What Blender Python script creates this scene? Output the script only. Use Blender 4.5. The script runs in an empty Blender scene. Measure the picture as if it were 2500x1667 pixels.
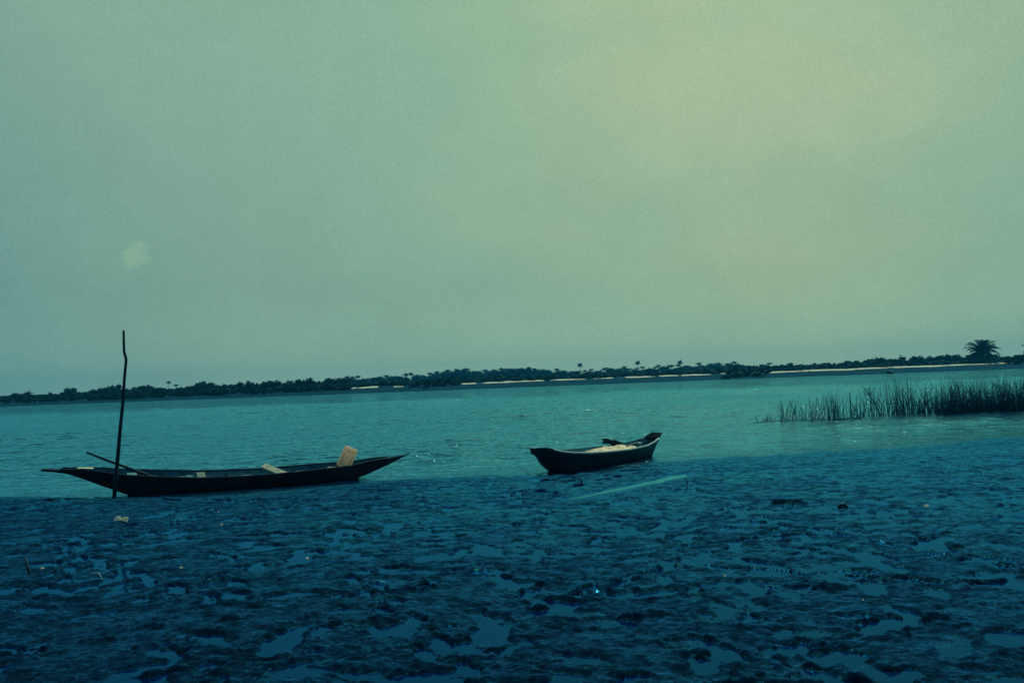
import bpy, bmesh, math, random
import numpy as np
from mathutils import Vector, Matrix, Euler
R = math.radians
S = bpy.context.scene
COL = S.collection
rng = random.Random(7)

# ------------------------------------------------------------------ camera
CAM_H = 2.1                      # eye height above the river surface
F_PX = 2500 * 28 / 36            # focal length in photo pixels
ROLL = math.atan(0.0373)
PITCH = math.atan((930 - 833.5) / F_PX * math.cos(ROLL))
cr, sr, cp, sp_ = math.cos(ROLL), math.sin(ROLL), math.cos(PITCH), math.sin(PITCH)
RIGHT = Vector((1, 0, 0)); FWD = Vector((0, cp, sp_)); UP = Vector((0, -sp_, cp))
CX = RIGHT * cr - UP * sr
CY = RIGHT * sr + UP * cr
CP = Vector((0, 0, CAM_H))
cam = bpy.data.cameras.new('camera'); camo = bpy.data.objects.new('camera', cam); COL.objects.link(camo)
cam.sensor_width = 36; cam.lens = 28; cam.clip_start = 0.1; cam.clip_end = 6000
m = Matrix.Identity(4)
for i, v in enumerate((CX, CY, -FWD, CP)):
    for k in range(3): m[k][i] = v[k]
camo.matrix_world = m
S.camera = camo
S.render.resolution_x, S.render.resolution_y = 1024, 682

def ray(u, v): return CX * ((u - 1250) / F_PX) - CY * ((v - 833.5) / F_PX) + FWD
def at_z(u, v, z):
    d = ray(u, v); return CP + d * ((z - CAM_H) / d.z)
def at_y(u, v, y):
    d = ray(u, v); return CP + d * (y / d.y)
def horizon(u): return 976.7 - 0.0373 * u

# ------------------------------------------------------------------ sky and sun
SUN_AZ, SUN_EL = 24, 62
W = bpy.data.worlds.new('World'); S.world = W; W.use_nodes = True
wt = W.node_tree; wt.nodes.clear()
def N(t, kind, **kw):
    n = t.nodes.new(kind)
    for k, v in kw.items(): setattr(n, k, v)
    return n
def math_node(t, op, a, b=None, clamp=False):
    n = N(t, 'ShaderNodeMath', operation=op); n.use_clamp = clamp
    for i, x in enumerate((a, b)):
        if x is None: continue
        if isinstance(x, (int, float)): n.inputs[i].default_value = x
        else: t.links.new(x, n.inputs[i])
    return n.outputs[0]
def ramp(t, fac, stops, interp='LINEAR'):
    n = N(t, 'ShaderNodeValToRGB'); n.color_ramp.interpolation = interp
    el = n.color_ramp.elements
    while len(el) < len(stops): el.new(0.5)
    for e, (p, c) in zip(el, stops):
        e.position = p; e.color = (c[0], c[1], c[2], 1) if not isinstance(c, (int, float)) else (c, c, c, 1)
    t.links.new(fac, n.inputs[0]); return n.outputs[0]
def mixc(t, fac, a, b, blend='MIX'):
    n = N(t, 'ShaderNodeMix', data_type='RGBA', blend_type=blend)
    for i, x in ((0, fac), (6, a), (7, b)):
        if isinstance(x, (int, float)): n.inputs[i].default_value = x
        elif isinstance(x, tuple): n.inputs[i].default_value = (*x, 1)
        else: t.links.new(x, n.inputs[i])
    return n.outputs[2]
tc = N(wt, 'ShaderNodeTexCoord'); DIRV = tc.outputs['Generated']
sep = N(wt, 'ShaderNodeSeparateXYZ'); wt.links.new(DIRV, sep.inputs[0])
def dirdot(az, el, src=None):
    n = N(wt, 'ShaderNodeVectorMath', operation='DOT_PRODUCT'); wt.links.new(src or DIRV, n.inputs[0])
    n.inputs[1].default_value = (math.sin(R(az)) * math.cos(R(el)), math.cos(R(az)) * math.cos(R(el)), math.sin(R(el)))
    return n.outputs['Value']
nz = N(wt, 'ShaderNodeTexNoise'); nz.inputs['Scale'].default_value = 3.2; nz.inputs['Detail'].default_value = 5
nz.inputs['Roughness'].default_value = 0.5
mp = N(wt, 'ShaderNodeMapping'); mp.inputs['Scale'].default_value = (1, 1, 2.2); mp.inputs['Rotation'].default_value = (0, R(14), 0)
wt.links.new(DIRV, mp.inputs[0]); wt.links.new(mp.outputs[0], nz.inputs['Vector'])
glow = dirdot(16, 21)
cl = math_node(wt, 'MULTIPLY', math_node(wt, 'SUBTRACT', nz.outputs['Fac'], 0.5), 0.11)
g01 = math_node(wt, 'ADD', math_node(wt, 'MULTIPLY', math_node(wt, 'ADD', glow, cl), 0.5), 0.5)
base = ramp(wt, g01, [(0.0, (0.03, 0.10, 0.15)), (0.5, (0.08, 0.22, 0.25)), (0.80, (0.21, 0.385, 0.325)), (0.854, (0.235, 0.41, 0.325)),
                      (0.933, (0.26, 0.445, 0.335)), (0.963, (0.285, 0.47, 0.34)), (0.980, (0.32, 0.495, 0.335)), (0.993, (0.37, 0.52, 0.335)), (1.0, (0.405, 0.537, 0.335))])
dk_ = N(wt, 'ShaderNodeMapRange', interpolation_type='SMOOTHSTEP'); wt.links.new(dirdot(-62, -8), dk_.inputs['Value'])
dk_.inputs['From Min'].default_value = math.cos(R(48)); dk_.inputs['From Max'].default_value = math.cos(R(12))
base = mixc(wt, dk_.outputs[0], base, mixc(wt, 1.0, base, (0.72, 0.87, 0.96), 'MULTIPLY'))
elv = ramp(wt, sep.outputs['Z'], [(0.0, (1.08, 1.07, 1.01)), (0.12, (0.89, 0.92, 0.93)), (0.25, (0.94, 0.96, 0.98)), (0.42, (1.02, 1.02, 1.0))])
base = mixc(wt, 1.0, base, elv, 'MULTIPLY')
zen = ramp(wt, sep.outputs['Z'], [(0.46, 0.0), (0.85, 1.0)], 'EASE')
base = mixc(wt, zen, base, (0.03, 0.125, 0.20))
# one small bright cloud low over the river
nc = N(wt, 'ShaderNodeTexNoise'); nc.inputs['Scale'].default_value = 70; nc.inputs['Detail'].default_value = 4
wt.links.new(DIRV, nc.inputs['Vector'])
def px_dir(u, v):
    d = ray(u, v).normalized(); return math.degrees(math.atan2(d.x, d.y)), math.degrees(math.asin(d.z))
def blob(u, v, r_deg, soft):
    a, e = px_dir(u, v); c = dirdot(a, e)
    c = math_node(wt, 'ADD', c, math_node(wt, 'MULTIPLY', math_node(wt, 'SUBTRACT', nc.outputs['Fac'], 0.5), 0.0005))
    mr = N(wt, 'ShaderNodeMapRange', interpolation_type='SMOOTHSTEP')
    mr.inputs['From Min'].default_value = math.cos(R(r_deg * soft)); mr.inputs['From Max'].default_value = math.cos(R(r_deg * 0.35))
    wt.links.new(c, mr.inputs['Value']); return mr.outputs[0]
base = mixc(wt, math_node(wt, 'MULTIPLY', blob(326, 624, 0.72, 1.45), 0.6), base, (0.28, 0.48, 0.33))
base = mixc(wt, math_node(wt, 'MULTIPLY', blob(262, 640, 1.3, 1.9), 0.12), base, (0.28, 0.48, 0.33))
sky = N(wt, 'ShaderNodeTexSky', sky_type='NISHITA'); sky.sun_disc = False
sky.sun_elevation = R(SUN_EL); sky.sun_rotation = R(SUN_AZ); sky.air_density = 1.5; sky.dust_density = 4
skyt = mixc(wt, 1.0, sky.outputs[0], (0.004, 0.012, 0.012), 'MULTIPLY')
tot = mixc(wt, 0.06, base, skyt)
# faint mottled veil of thin cloud
nv = N(wt, 'ShaderNodeTexNoise'); nv.inputs['Scale'].default_value = 380; nv.inputs['Detail'].default_value = 5; nv.inputs['Roughness'].default_value = 0.75
wt.links.new(DIRV, nv.inputs['Vector'])
veil = ramp(wt, nv.outputs['Fac'], [(0.25, 0.88), (0.75, 1.12)])
tot = mixc(wt, 1.0, tot, veil, 'MULTIPLY')
nm = N(wt, 'ShaderNodeTexNoise'); nm.inputs['Scale'].default_value = 11; nm.inputs['Detail'].default_value = 7; nm.inputs['Roughness'].default_value = 0.68
wt.links.new(DIRV, nm.inputs['Vector'])
tot = mixc(wt, 1.0, tot, ramp(wt, nm.outputs['Fac'], [(0.30, 0.965), (0.70, 1.035)]), 'MULTIPLY')
bg = N(wt, 'ShaderNodeBackground'); bg.inputs['Strength'].default_value = 1.0
wt.links.new(tot, bg.inputs['Color'])
wo = N(wt, 'ShaderNodeOutputWorld'); wt.links.new(bg.outputs[0], wo.inputs['Surface'])

sl = bpy.data.lights.new('sun', 'SUN'); slo = bpy.data.objects.new('sun', sl); COL.objects.link(slo)
sl.energy = 2.5; sl.angle = R(3); sl.color = (1.0, 0.88, 0.62)
sd = Vector((math.sin(R(SUN_AZ)) * math.cos(R(SUN_EL)), math.cos(R(SUN_AZ)) * math.cos(R(SUN_EL)), math.sin(R(SUN_EL))))
slo.rotation_euler = (-sd).to_track_quat('-Z', 'Y').to_euler()
S.view_settings.view_transform = 'Standard'; S.view_settings.look = 'None'
S.view_settings.exposure = 0; S.view_settings.gamma = 1
S.cycles.volume_bounces = 0; S.cycles.max_bounces = 6

# ------------------------------------------------------------------ helpers
class MB:
    """collects vertices and faces for ONE mesh"""
    def __init__(s): s.v = []; s.f = []
    def add(s, vs, fs):
        o = len(s.v); s.v += [tuple(x) for x in vs]; s.f += [tuple(i + o for i in f) for f in fs]
    def box(s, c, size, rot=None):
        c = Vector(c); hx, hy, hz = (x / 2 for x in size); q = rot or Matrix.Identity(3)
        vs = [c + q @ Vector((x, y, z)) for x in (-hx, hx) for y in (-hy, hy) for z in (-hz, hz)]
        s.add(vs, [(0, 1, 3, 2), (4, 6, 7, 5), (0, 4, 5, 1), (2, 3, 7, 6), (0, 2, 6, 4), (1, 5, 7, 3)])
    def tube(s, pts, rad, n=8, cap=True):
        pts = [Vector(p) for p in pts]; rings = []
        for i, p in enumerate(pts):
            t = (pts[min(i + 1, len(pts) - 1)] - pts[max(i - 1, 0)]).normalized()
            a = t.cross(Vector((0.31, 0.9, 0.17))).normalized(); b = t.cross(a)
            r = rad[i] if isinstance(rad, (list, tuple)) else rad
            rings.append([p + a * r * math.cos(2 * math.pi * k / n) + b * r * math.sin(2 * math.pi * k / n) for k in range(n)])
        vs = [v for r_ in rings for v in r_]; fs = []
        for i in range(len(pts) - 1):
            for k in range(n):
                fs.append((i * n + k, i * n + (k + 1) % n, (i + 1) * n + (k + 1) % n, (i + 1) * n + k))
        if cap:
            fs.append(tuple(range(n))[::-1]); fs.append(tuple((len(pts) - 1) * n + k for k in range(n)))
        s.add(vs, fs)
    def quad(s, a, b, c, d): s.add([a, b, c, d], [(0, 1, 2, 3)])
    def mesh(s, name, mat, smooth=False):
        me = bpy.data.meshes.new(name); me.from_pydata(s.v, [], s.f)
        if mat: me.materials.append(mat)
        if smooth: me.polygons.foreach_set('use_smooth', [True] * len(me.polygons))
        me.update(); return me
    def build(s, name, mat, parent=None, smooth=False):
        return link(name, s.mesh(name, mat, smooth), parent)
def link(name, me, parent=None, loc=None):
    o = bpy.data.objects.new(name, me); COL.objects.link(o)
    if parent: o.parent = parent
    if loc: o.location = loc
    return o
def thing(name, label, cat, loc=(0, 0, 0), rz=0.0, group=None):
    o = bpy.data.objects.new(name, None); COL.objects.link(o); o.location = loc; o.rotation_euler.z = rz
    o.empty_display_size = 0.2
    return tag(o, label, cat, group)
def tag(o, label=None, cat=None, group=None, kind=None):
    for k, v in (('label', label), ('category', cat), ('group', group), ('kind', kind)):
        if v: o[k] = v
    return o
def dup(root, loc, rz, scale, label=None):
    r = root.copy(); COL.objects.link(r); r.location = loc; r.rotation_euler = (0, 0, rz); r.scale = scale
    if label: r['label'] = label
    for ch in list(root.children):
        c = ch.copy(); COL.objects.link(c); c.parent = r
    return r
def grid_mesh(name, X, Y, Z, mat):
    ny, nx = X.shape
    me = bpy.data.meshes.new(name)
    co = np.stack([X, Y, Z], -1).reshape(-1, 3).astype(np.float32)
    i = np.arange(ny * nx).reshape(ny, nx)
    q = np.stack([i[:-1, :-1], i[:-1, 1:], i[1:, 1:], i[1:, :-1]], -1).reshape(-1, 4)
    me.vertices.add(len(co)); me.vertices.foreach_set('co', co.ravel())
    me.loops.add(q.size); me.loops.foreach_set('vertex_index', q.ravel().astype(np.int32))
    me.polygons.add(len(q)); me.polygons.foreach_set('loop_start', np.arange(0, q.size, 4, dtype=np.int32))
    me.polygons.foreach_set('use_smooth', np.ones(len(q), dtype=bool))
    me.update(calc_edges=True); me.validate(); me.materials.append(mat)
    return link(name, me)
_pt = np.random.RandomState(3)
_perm = _pt.permutation(4096)
_gr = _pt.rand(4096) * 2 * np.pi
def pnoise(x, y, seed=0):
    x = x + seed * 17.31; y = y + seed * 9.77
    xi = np.floor(x).astype(int); yi = np.floor(y).astype(int); fx = x - xi; fy = y - yi
    def g(ix, iy, dx, dy):
        h = _gr[_perm[(_perm[(ix + seed * 101) & 4095] + iy) & 4095]]
        return np.cos(h) * dx + np.sin(h) * dy
    u = fx * fx * fx * (fx * (fx * 6 - 15) + 10); v = fy * fy * fy * (fy * (fy * 6 - 15) + 10)
    a = g(xi, yi, fx, fy); b = g(xi + 1, yi, fx - 1, fy); c = g(xi, yi + 1, fx, fy - 1); d = g(xi + 1, yi + 1, fx - 1, fy - 1)
    return (a + (b - a) * u) * (1 - v) + (c + (d - c) * u) * v
def fbm(x, y, seed, o=3, gain=0.5):
    s = 0; amp = 1
    for k in range(o): s = s + amp * pnoise(x * 2 ** k, y * 2 ** k, seed + k); amp *= gain
    return s

# ------------------------------------------------------------------ materials
def new_mat(name):
    mt = bpy.data.materials.new(name); mt.use_nodes = True; t = mt.node_tree; t.nodes.clear()
    o = N(t, 'ShaderNodeOutputMaterial'); return mt, t, o
def objnoise(t, scale, detail=4, rough=0.6, stretch=(1, 1, 1), coord='Object'):
    c = N(t, 'ShaderNodeTexCoord'); mp_ = N(t, 'ShaderNodeMapping'); mp_.inputs['Scale'].default_value = stretch
    n = N(t, 'ShaderNodeTexNoise'); n.inputs['Scale'].default_value = scale; n.inputs['Detail'].default_value = detail; n.inputs['Roughness'].default_value = rough
    t.links.new(c.outputs[coord], mp_.inputs[0]); t.links.new(mp_.outputs[0], n.inputs['Vector']); return n.outputs['Fac']
def bump(t, h, strength, dist, prev=None):
    b = N(t, 'ShaderNodeBump'); b.inputs['Strength'].default_value = strength; b.inputs['Distance'].default_value = dist
    t.links.new(h, b.inputs['Height'])
    if prev is not None: t.links.new(prev, b.inputs['Normal'])
    return b.outputs[0]
def wet(name, c0, c1, tint, rough, ior=1.33, nscale=6, bumps=(), coord='Object', mul=1.0, translucent=None, rvar=None):
    """dull body colour under a tinted, Fresnel-weighted sheen"""
    mt, t, o = new_mat(name)
    f = objnoise(t, nscale, 5, 0.65, coord=coord)
    c = ramp(t, f, [(0.35, c0), (0.65, c1)])
    nrm = None
    for sc, st, di, stre in bumps:
        nrm = bump(t, objnoise(t, sc, 4, 0.6, stre, coord), st, di, nrm)
    d = N(t, 'ShaderNodeBsdfDiffuse'); t.links.new(c, d.inputs['Color'])
    g = N(t, 'ShaderNodeBsdfGlossy'); g.inputs['Color'].default_value = (*tint, 1); g.inputs['Roughness'].default_value = rough
    if rvar:
        t.links.new(ramp(t, objnoise(t, rvar[0], 3, 0.55), [(0.38, rvar[1]), (0.62, rough)]), g.inputs['Roughness'])
    fr = N(t, 'ShaderNodeFresnel'); geo = N(t, 'ShaderNodeNewGeometry')     # same index seen from either side of a face
    t.links.new(math_node(t, 'ADD', math_node(t, 'MULTIPLY', geo.outputs['Backfacing'], 1 / ior - ior), ior), fr.inputs['IOR'])
    if nrm is not None:
        for n in (d, g, fr): t.links.new(nrm, n.inputs['Normal'])
    mx = N(t, 'ShaderNodeMixShader')
    fac = fr.outputs[0] if mul == 1 else math_node(t, 'MULTIPLY', fr.outputs[0], mul, True)
    t.links.new(fac, mx.inputs[0])
    body = d.outputs[0]
    if translucent:
        tr = N(t, 'ShaderNodeBsdfTranslucent'); t.links.new(c, tr.inputs['Color'])
        m2 = N(t, 'ShaderNodeMixShader'); m2.inputs[0].default_value = translucent
        t.links.new(body, m2.inputs[1]); t.links.new(tr.outputs[0], m2.inputs[2]); body = m2.outputs[0]
    t.links.new(body, mx.inputs[1]); t.links.new(g.outputs[0], mx.inputs[2]); t.links.new(mx.outputs[0], o.inputs['Surface'])
    return mt

M = {}
M['water'] = wet('river water', (0.0003, 0.022, 0.075), (0.0005, 0.030, 0.095), (0.25, 0.82, 1.0), 0.05, 1.33, 0.15,
                 [(0.8, 0.8, 0.22, (0.7, 1, 1)), (2.2, 0.8, 0.18, (0.6, 1, 1)), (7, 0.7, 0.05, (0.7, 1, 1))], mul=1.8)
M['puddle'] = wet('puddle water', (0.0005, 0.009, 0.060), (0.0005, 0.009, 0.060), (0.06, 0.50, 0.95), 0.07, 1.33, 1.0,
                  [(5, 0.2, 0.006, (1, 1, 1))], mul=1.15)
def mud_mat():
    mt, t, o = new_mat('wet mud')
    at = N(t, 'ShaderNodeAttribute'); at.attribute_name = 'moist'
    f = objnoise(t, 4.5, 7, 0.75); c = ramp(t, f, [(0.36, (0.0005, 0.004, 0.010)), (0.62, (0.002, 0.017, 0.046))])
    patch = ramp(t, objnoise(t, 5.0, 8, 0.8, (1, 1.2, 1)), [(0.43, 0.08), (0.60, 0.55)])      # drier and wetter skin
    nrm = bump(t, objnoise(t, 16, 4, 0.65), 0.9, 0.030); nrm = bump(t, objnoise(t, 60, 3, 0.6), 0.8, 0.010, nrm)
    nf = bump(t, objnoise(t, 11, 5, 0.7), 0.8, 0.022)
    d = N(t, 'ShaderNodeBsdfDiffuse'); t.links.new(c, d.inputs['Color']); t.links.new(nrm, d.inputs['Normal'])
    ior = 1.33
    fr = N(t, 'ShaderNodeFresnel'); fr.inputs['IOR'].default_value = ior; t.links.new(nf, fr.inputs['Normal'])
    g1 = N(t, 'ShaderNodeBsdfGlossy'); g1.inputs['Color'].default_value = (0.03, 0.34, 0.76, 1); t.links.new(nrm, g1.inputs['Normal'])
    t.links.new(ramp(t, objnoise(t, 2.2, 3, 0.55), [(0.38, 0.42), (0.62, 0.62)]), g1.inputs['Roughness'])
    g2 = N(t, 'ShaderNodeBsdfGlossy'); g2.inputs['Color'].default_value = (0.06, 0.62, 0.86, 1); g2.inputs['Roughness'].default_value = 0.26; t.links.new(nf, g2.inputs['Normal'])
    m1 = N(t, 'ShaderNodeMixShader'); t.links.new(math_node(t, 'MULTIPLY', fr.outputs[0], patch), m1.inputs[0]); t.links.new(d.outputs[0], m1.inputs[1]); t.links.new(g1.outputs[0], m1.inputs[2])
    m2 = N(t, 'ShaderNodeMixShader'); t.links.new(math_node(t, 'MULTIPLY', fr.outputs[0], math_node(t, 'MULTIPLY', at.outputs['Fac'], math_node(t, 'ADD', math_node(t, 'MULTIPLY', patch, 1.5), 0.12))), m2.inputs[0])
    t.links.new(m1.outputs[0], m2.inputs[1]); t.links.new(g2.outputs[0], m2.inputs[2]); t.links.new(m2.outputs[0], o.inputs['Surface'])
    return mt
M['mud'] = mud_mat()
M['bed'] = wet('river bed mud', (0.01, 0.04, 0.06), (0.014, 0.05, 0.07), (0.3, 0.8, 0.9), 0.6)
M['bank'] = wet('bank mud', (0.001, 0.014, 0.030), (0.002, 0.024, 0.048), (0.1, 0.5, 0.8), 0.7, 1.2, 0.10, mul=0.08)
M['sand'] = wet('pale sand', (0.30, 0.36, 0.31), (0.52, 0.57, 0.46), (0.6, 0.8, 0.7), 0.9, 1.1, 0.3)
M['hull'] = wet('tarred hull planks', (0.006, 0.016, 0.024), (0.016, 0.034, 0.042), (0.3, 0.7, 0.85), 0.5, 1.35, 3.0,
                [(5, 0.5, 0.012, (0.15, 1, 6)), (40, 0.3, 0.004, (0.3, 1, 1))], mul=0.5)
M['inner'] = wet('lightened inner planks', (0.016, 0.085, 0.15), (0.05, 0.16, 0.23), (0.3, 0.7, 0.85), 0.6, 1.3, 4.0, [(5, 0.5, 0.012, (0.15, 1, 6))], mul=0.5)  # lighter colour on the inside faces stands in for light falling into the hull
M['hull2'] = wet('weathered blue hull planks', (0.006, 0.026, 0.040), (0.014, 0.044, 0.064), (0.3, 0.7, 0.85), 0.5, 1.35, 3.0,
                 [(5, 0.5, 0.012, (0.15, 1, 6)), (40, 0.3, 0.004, (0.3, 1, 1))], mul=0.5)
M['tar'] = wet('black tar', (0.003, 0.010, 0.016), (0.006, 0.016, 0.024), (0.3, 0.7, 0.85), 0.7, 1.3, 5, mul=0.06)
M['rim'] = wet('worn gunwale wood', (0.16, 0.30, 0.32), (0.34, 0.50, 0.46), (0.5, 0.8, 0.9), 0.5, 1.3, 14)
M['wood'] = wet('dark wet wood', (0.008, 0.025, 0.04), (0.02, 0.05, 0.07), (0.3, 0.7, 0.85), 0.5, 1.35, 9, [(20, 0.5, 0.01, (1, 1, 0.1))], mul=0.6)
M['pale'] = wet('pale bleached wood', (0.30, 0.42, 0.33), (0.50, 0.58, 0.42), (0.8, 0.9, 0.8), 0.6, 1.3, 9)
M['plastic'] = wet('translucent yellowed plastic', (0.92, 0.74, 0.54), (0.96, 0.84, 0.66), (0.8, 0.85, 0.7), 0.35, 1.4, 9, translucent=0.65)
M['cloth'] = wet('cream sheet', (0.50, 0.50, 0.34), (0.72, 0.69, 0.48), (0.6, 0.7, 0.6), 0.8, 1.2, 7, [(9, 0.5, 0.03, (1, 1, 1))])
M['litter'] = wet('pale plastic litter', (0.70, 0.80, 0.66), (0.85, 0.90, 0.74), (0.9, 0.9, 0.8), 0.4, 1.4, 40, translucent=0.5)
M['glass'] = wet('murky green litter', (0.10, 0.35, 0.32), (0.18, 0.45, 0.40), (0.7, 0.9, 0.9), 0.3, 1.4, 30)
M['leaf'] = wet('dark dry leaves', (0.006, 0.018, 0.03), (0.012, 0.03, 0.045), (0.3, 0.7, 0.9), 0.6, 1.3, 20, mul=0.5)
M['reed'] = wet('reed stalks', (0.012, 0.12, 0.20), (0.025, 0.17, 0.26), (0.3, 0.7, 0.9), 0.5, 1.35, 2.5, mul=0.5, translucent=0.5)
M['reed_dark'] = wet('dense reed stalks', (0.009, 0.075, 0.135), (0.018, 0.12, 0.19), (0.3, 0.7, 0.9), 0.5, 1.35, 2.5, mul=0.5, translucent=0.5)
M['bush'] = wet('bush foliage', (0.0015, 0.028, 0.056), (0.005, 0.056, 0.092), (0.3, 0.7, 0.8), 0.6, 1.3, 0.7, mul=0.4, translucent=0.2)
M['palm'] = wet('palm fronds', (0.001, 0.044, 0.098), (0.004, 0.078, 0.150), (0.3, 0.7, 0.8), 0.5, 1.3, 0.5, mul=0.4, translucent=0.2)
M['trunk'] = wet('palm trunk', (0.014, 0.03, 0.04), (0.03, 0.055, 0.07), (0.3, 0.7, 0.8), 0.7, 1.3, 3, mul=0.4)

# ------------------------------------------------------------------ shoreline, mud flat, water, far bank
SH = [(-900, 1205), (0, 1213), (120, 1212), (300, 1213), (480, 1212), (640, 1204), (800, 1186), (1000, 1168), (1200, 1160), (1400, 1155), (1600, 1128),
      (1800, 1112), (2100, 1096), (2300, 1082), (2500, 1064), (2900, 1030)]
shp = [at_z(u, v, 0) for u, v in SH]
sx = np.array([-80] + [p.x for p in shp] + [80]); sy = np.array([shp[0].y] + [p.y for p in shp] + [shp[-1].y + 6])
def shore_y(x): return np.interp(x, sx, sy) + np.interp(x, [-3, 3], [0.15, 0.6]) * fbm(np.asarray(x, float) * 0.7, np.zeros_like(np.asarray(x, float)) + .37, 210, 3, .6)
def base_z(x, y):
    d = shore_y(x) - y
    near = np.clip(d, 0, None); far = np.clip(-d, 0, None)
    wide = np.interp(x, [-3, 2, 8], [0.030, 0.014, 0.006])     # the flat runs out more gently to the east
    return 0.05 * (1 - np.exp(-near * 0.9)) * np.interp(x, [-3, 3], [1.0, 0.3]) + near * 0.0075 - np.minimum(far * wide * 2.2, 1.0)
# footprints and clods
prs = np.random.RandomState(11)
pits = []
for _ in range(900):
    yy = 4.2 + 14.5 * prs.rand() ** 1.25; xx = (prs.rand() * 2 - 1) * (yy * 0.75 + 1)
    pits.append((xx, yy, 0.05 + 0.09 * prs.rand(), prs.rand() * np.pi, 0.015 + 0.03 * prs.rand(), 1.4 + 1.6 * prs.rand()))
for k in range(16):                                  # trails of footprints
    x0, y0 = (prs.rand() * 2 - 1) * 6, 5 + 10 * prs.rand(); a = prs.rand() * np.pi
    for j in range(12):
        pits.append((x0 + np.cos(a) * j * 0.33 + np.sin(a) * (0.11 if j % 2 else -0.11), y0 + np.sin(a) * j * 0.33, 0.07, a, 0.045, 2.2))
clods = [(at_z(u, v, 0.08).x, at_z(u, v, 0.08).y, s_, h_) for u, v, s_, h_ in
         ((1925, 1228, .13, .09), (1600, 1510, .08, .05), (1000, 1450, .08, .05), (1050, 1440, .07, .05), (870, 1460, .08, .05), (2040, 1440, .08, .05),
          (2330, 1340, .07, .05), (330, 1280, .07, .04), (1350, 1430, .08, .04), (2280, 1520, .07, .05), (560, 1525, .07, .04))]
for _ in range(2000):
    yy = 4.2 + 14 * prs.rand() ** 1.2; xx = (prs.rand() * 2 - 1) * (yy * 0.75 + 1)
    clods.append((xx, yy, 0.015 + 0.06 * prs.rand() ** 2.5, 0.006 + 0.018 * prs.rand() ** 2))
for u, v, r_, as_ in ((2045, 1608, .13, 2.2), (2200, 1650, .10, 1.8), (2490, 1560, .15, 1.8), (2490, 1428, .10, 2.4), (1085, 1395, .09, 2.0), (1200, 1395, .10, 2.6), (1290, 1700, .2, 1.5)):
    p = at_z(u, v, .1); pits.append((p.x, p.y, r_, 0.15, .04, as_))
track0, track1 = at_z(1385, 1226, 0.02), at_z(1672, 1164, 0.0)

core = np.linspace(-1, 1, 760)
outer = np.geomspace(1.02, 14, 26)
U = np.concatenate([-outer[::-1], core, outer])
YS = np.concatenate([np.linspace(-120, 3.0, 24), np.geomspace(3.1, 27, 640), np.linspace(28, 60, 24)])
UU, YY = np.meshgrid(U, YS)
XX = UU * (np.maximum(YY, 3.0) * 0.72 + 0.6)
def gauss_spots(X, Y, spots, kind):
    Z = np.zeros_like(X)
    for s_ in spots:
        r = s_[2] * (3.2 * (s_[5] if kind == 'pit' else 1.9))
        j0, j1 = np.searchsorted(YS, [s_[1] - r, s_[1] + r])
        if j1 <= j0: continue
        xs = X[j0]; i0, i1 = np.searchsorted(xs, [s_[0] - r * 1.15, s_[0] + r * 1.15])
        if i1 <= i0: continue
        sl_ = (slice(j0, j1), slice(i0, i1)); dx = X[sl_] - s_[0]; dy = Y[sl_] - s_[1]
        wob = 1 + 0.35 * pnoise(dx / s_[2] * 0.9 + s_[0] * 7, dy / s_[2] * 0.9 + s_[1] * 5, 4) * 2
        if kind == 'pit':
            a = s_[3]; lx = (dx * np.cos(a) + dy * np.sin(a)) / (s_[2] * s_[5]); ly = (-dx * np.sin(a) + dy * np.cos(a)) / s_[2]
            q = np.sqrt(lx * lx + ly * ly) * wob
            Z[sl_] += -s_[4] / (1 + np.exp((q - 1) * 7)) + s_[4] * 0.28 * np.exp(-((q - 1.35) / 0.28) ** 2)
        else:
            q = np.sqrt((dx / (1.1 + 0.9 * abs(np.sin(s_[0] * 31)))) ** 2 + dy * dy) / s_[2] * wob * wob
            Z[sl_] += s_[3] / (1 + np.exp((q - 0.85) * 7))
    return Z
warpx = XX + 0.25 * fbm(XX * 0.9, YY * 0.9, 31, 2); warpy = YY + 0.25 * fbm(XX * 0.9, YY * 0.9, 37, 2)
rel = (0.010 * fbm(warpx * 0.45, warpy * 0.75, 1, 2) + 0.011 * fbm(warpx * 2.1, warpy * 3.0, 5, 4, 0.65)
       - 0.009 * np.abs(fbm(warpx * 5.0, warpy * 6.0, 12, 3, 0.6)) + 0.009 * fbm(XX * 12, YY * 13, 20, 3, 0.7))
soft = rel.copy()
rel += gauss_spots(XX, YY, pits, 'pit') + gauss_spots(XX, YY, clods, 'clod')
ax, ay = track1.x - track0.x, track1.y - track0.y; L2 = ax * ax + ay * ay
tt = np.clip(((XX - track0.x) * ax + (YY - track0.y) * ay) / L2, -0.1, 1.05)
dd = np.hypot(XX - track0.x - tt * ax, YY - track0.y - tt * ay)
trk = np.exp(-(dd / 0.20) ** 4) * np.clip((tt + 0.02) * 6, 0, 1)
BZ = base_z(XX, YY)
edge = np.clip((shore_y(XX) - YY + 1.5) / 2.5, np.interp(XX, [-4, 2], [0.45, 0.85]), 1.0)     # flatter, washed mud near the waterline
calm = np.where(YY > 40, 0.3, 1.0)
ZZ = BZ + rel * edge * calm
ZZ = ZZ * (1 - trk) + (BZ - 0.045) * trk
def wet_level(X, Y):
    cover = np.interp(Y, [3, 6, 8, 10, 13, 16, 19], [.01, .01, .015, .07, .20, .20, .25]) * np.interp(X, [-8, -4, -1, 4], [.2, .45, 1.1, 1.0])
    cover = np.clip(cover * (1 + 1.6 * fbm(X * 0.3, Y * 0.45, 60, 2)), 0.01, 0.6)
    return np.interp(cover, np.linspace(0, 1, 101), qs) - np.interp(Y, [7, 9.5], [.010, .002]) * np.interp(X, [1, 3.5], [1.0, .5])
inview = (YY > 5) & (YY < 18) & (np.abs(UU) < 1)
qs = np.quantile(soft[inview], np.linspace(0, 1, 101))
lev = BZ + wet_level(XX, YY)
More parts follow.
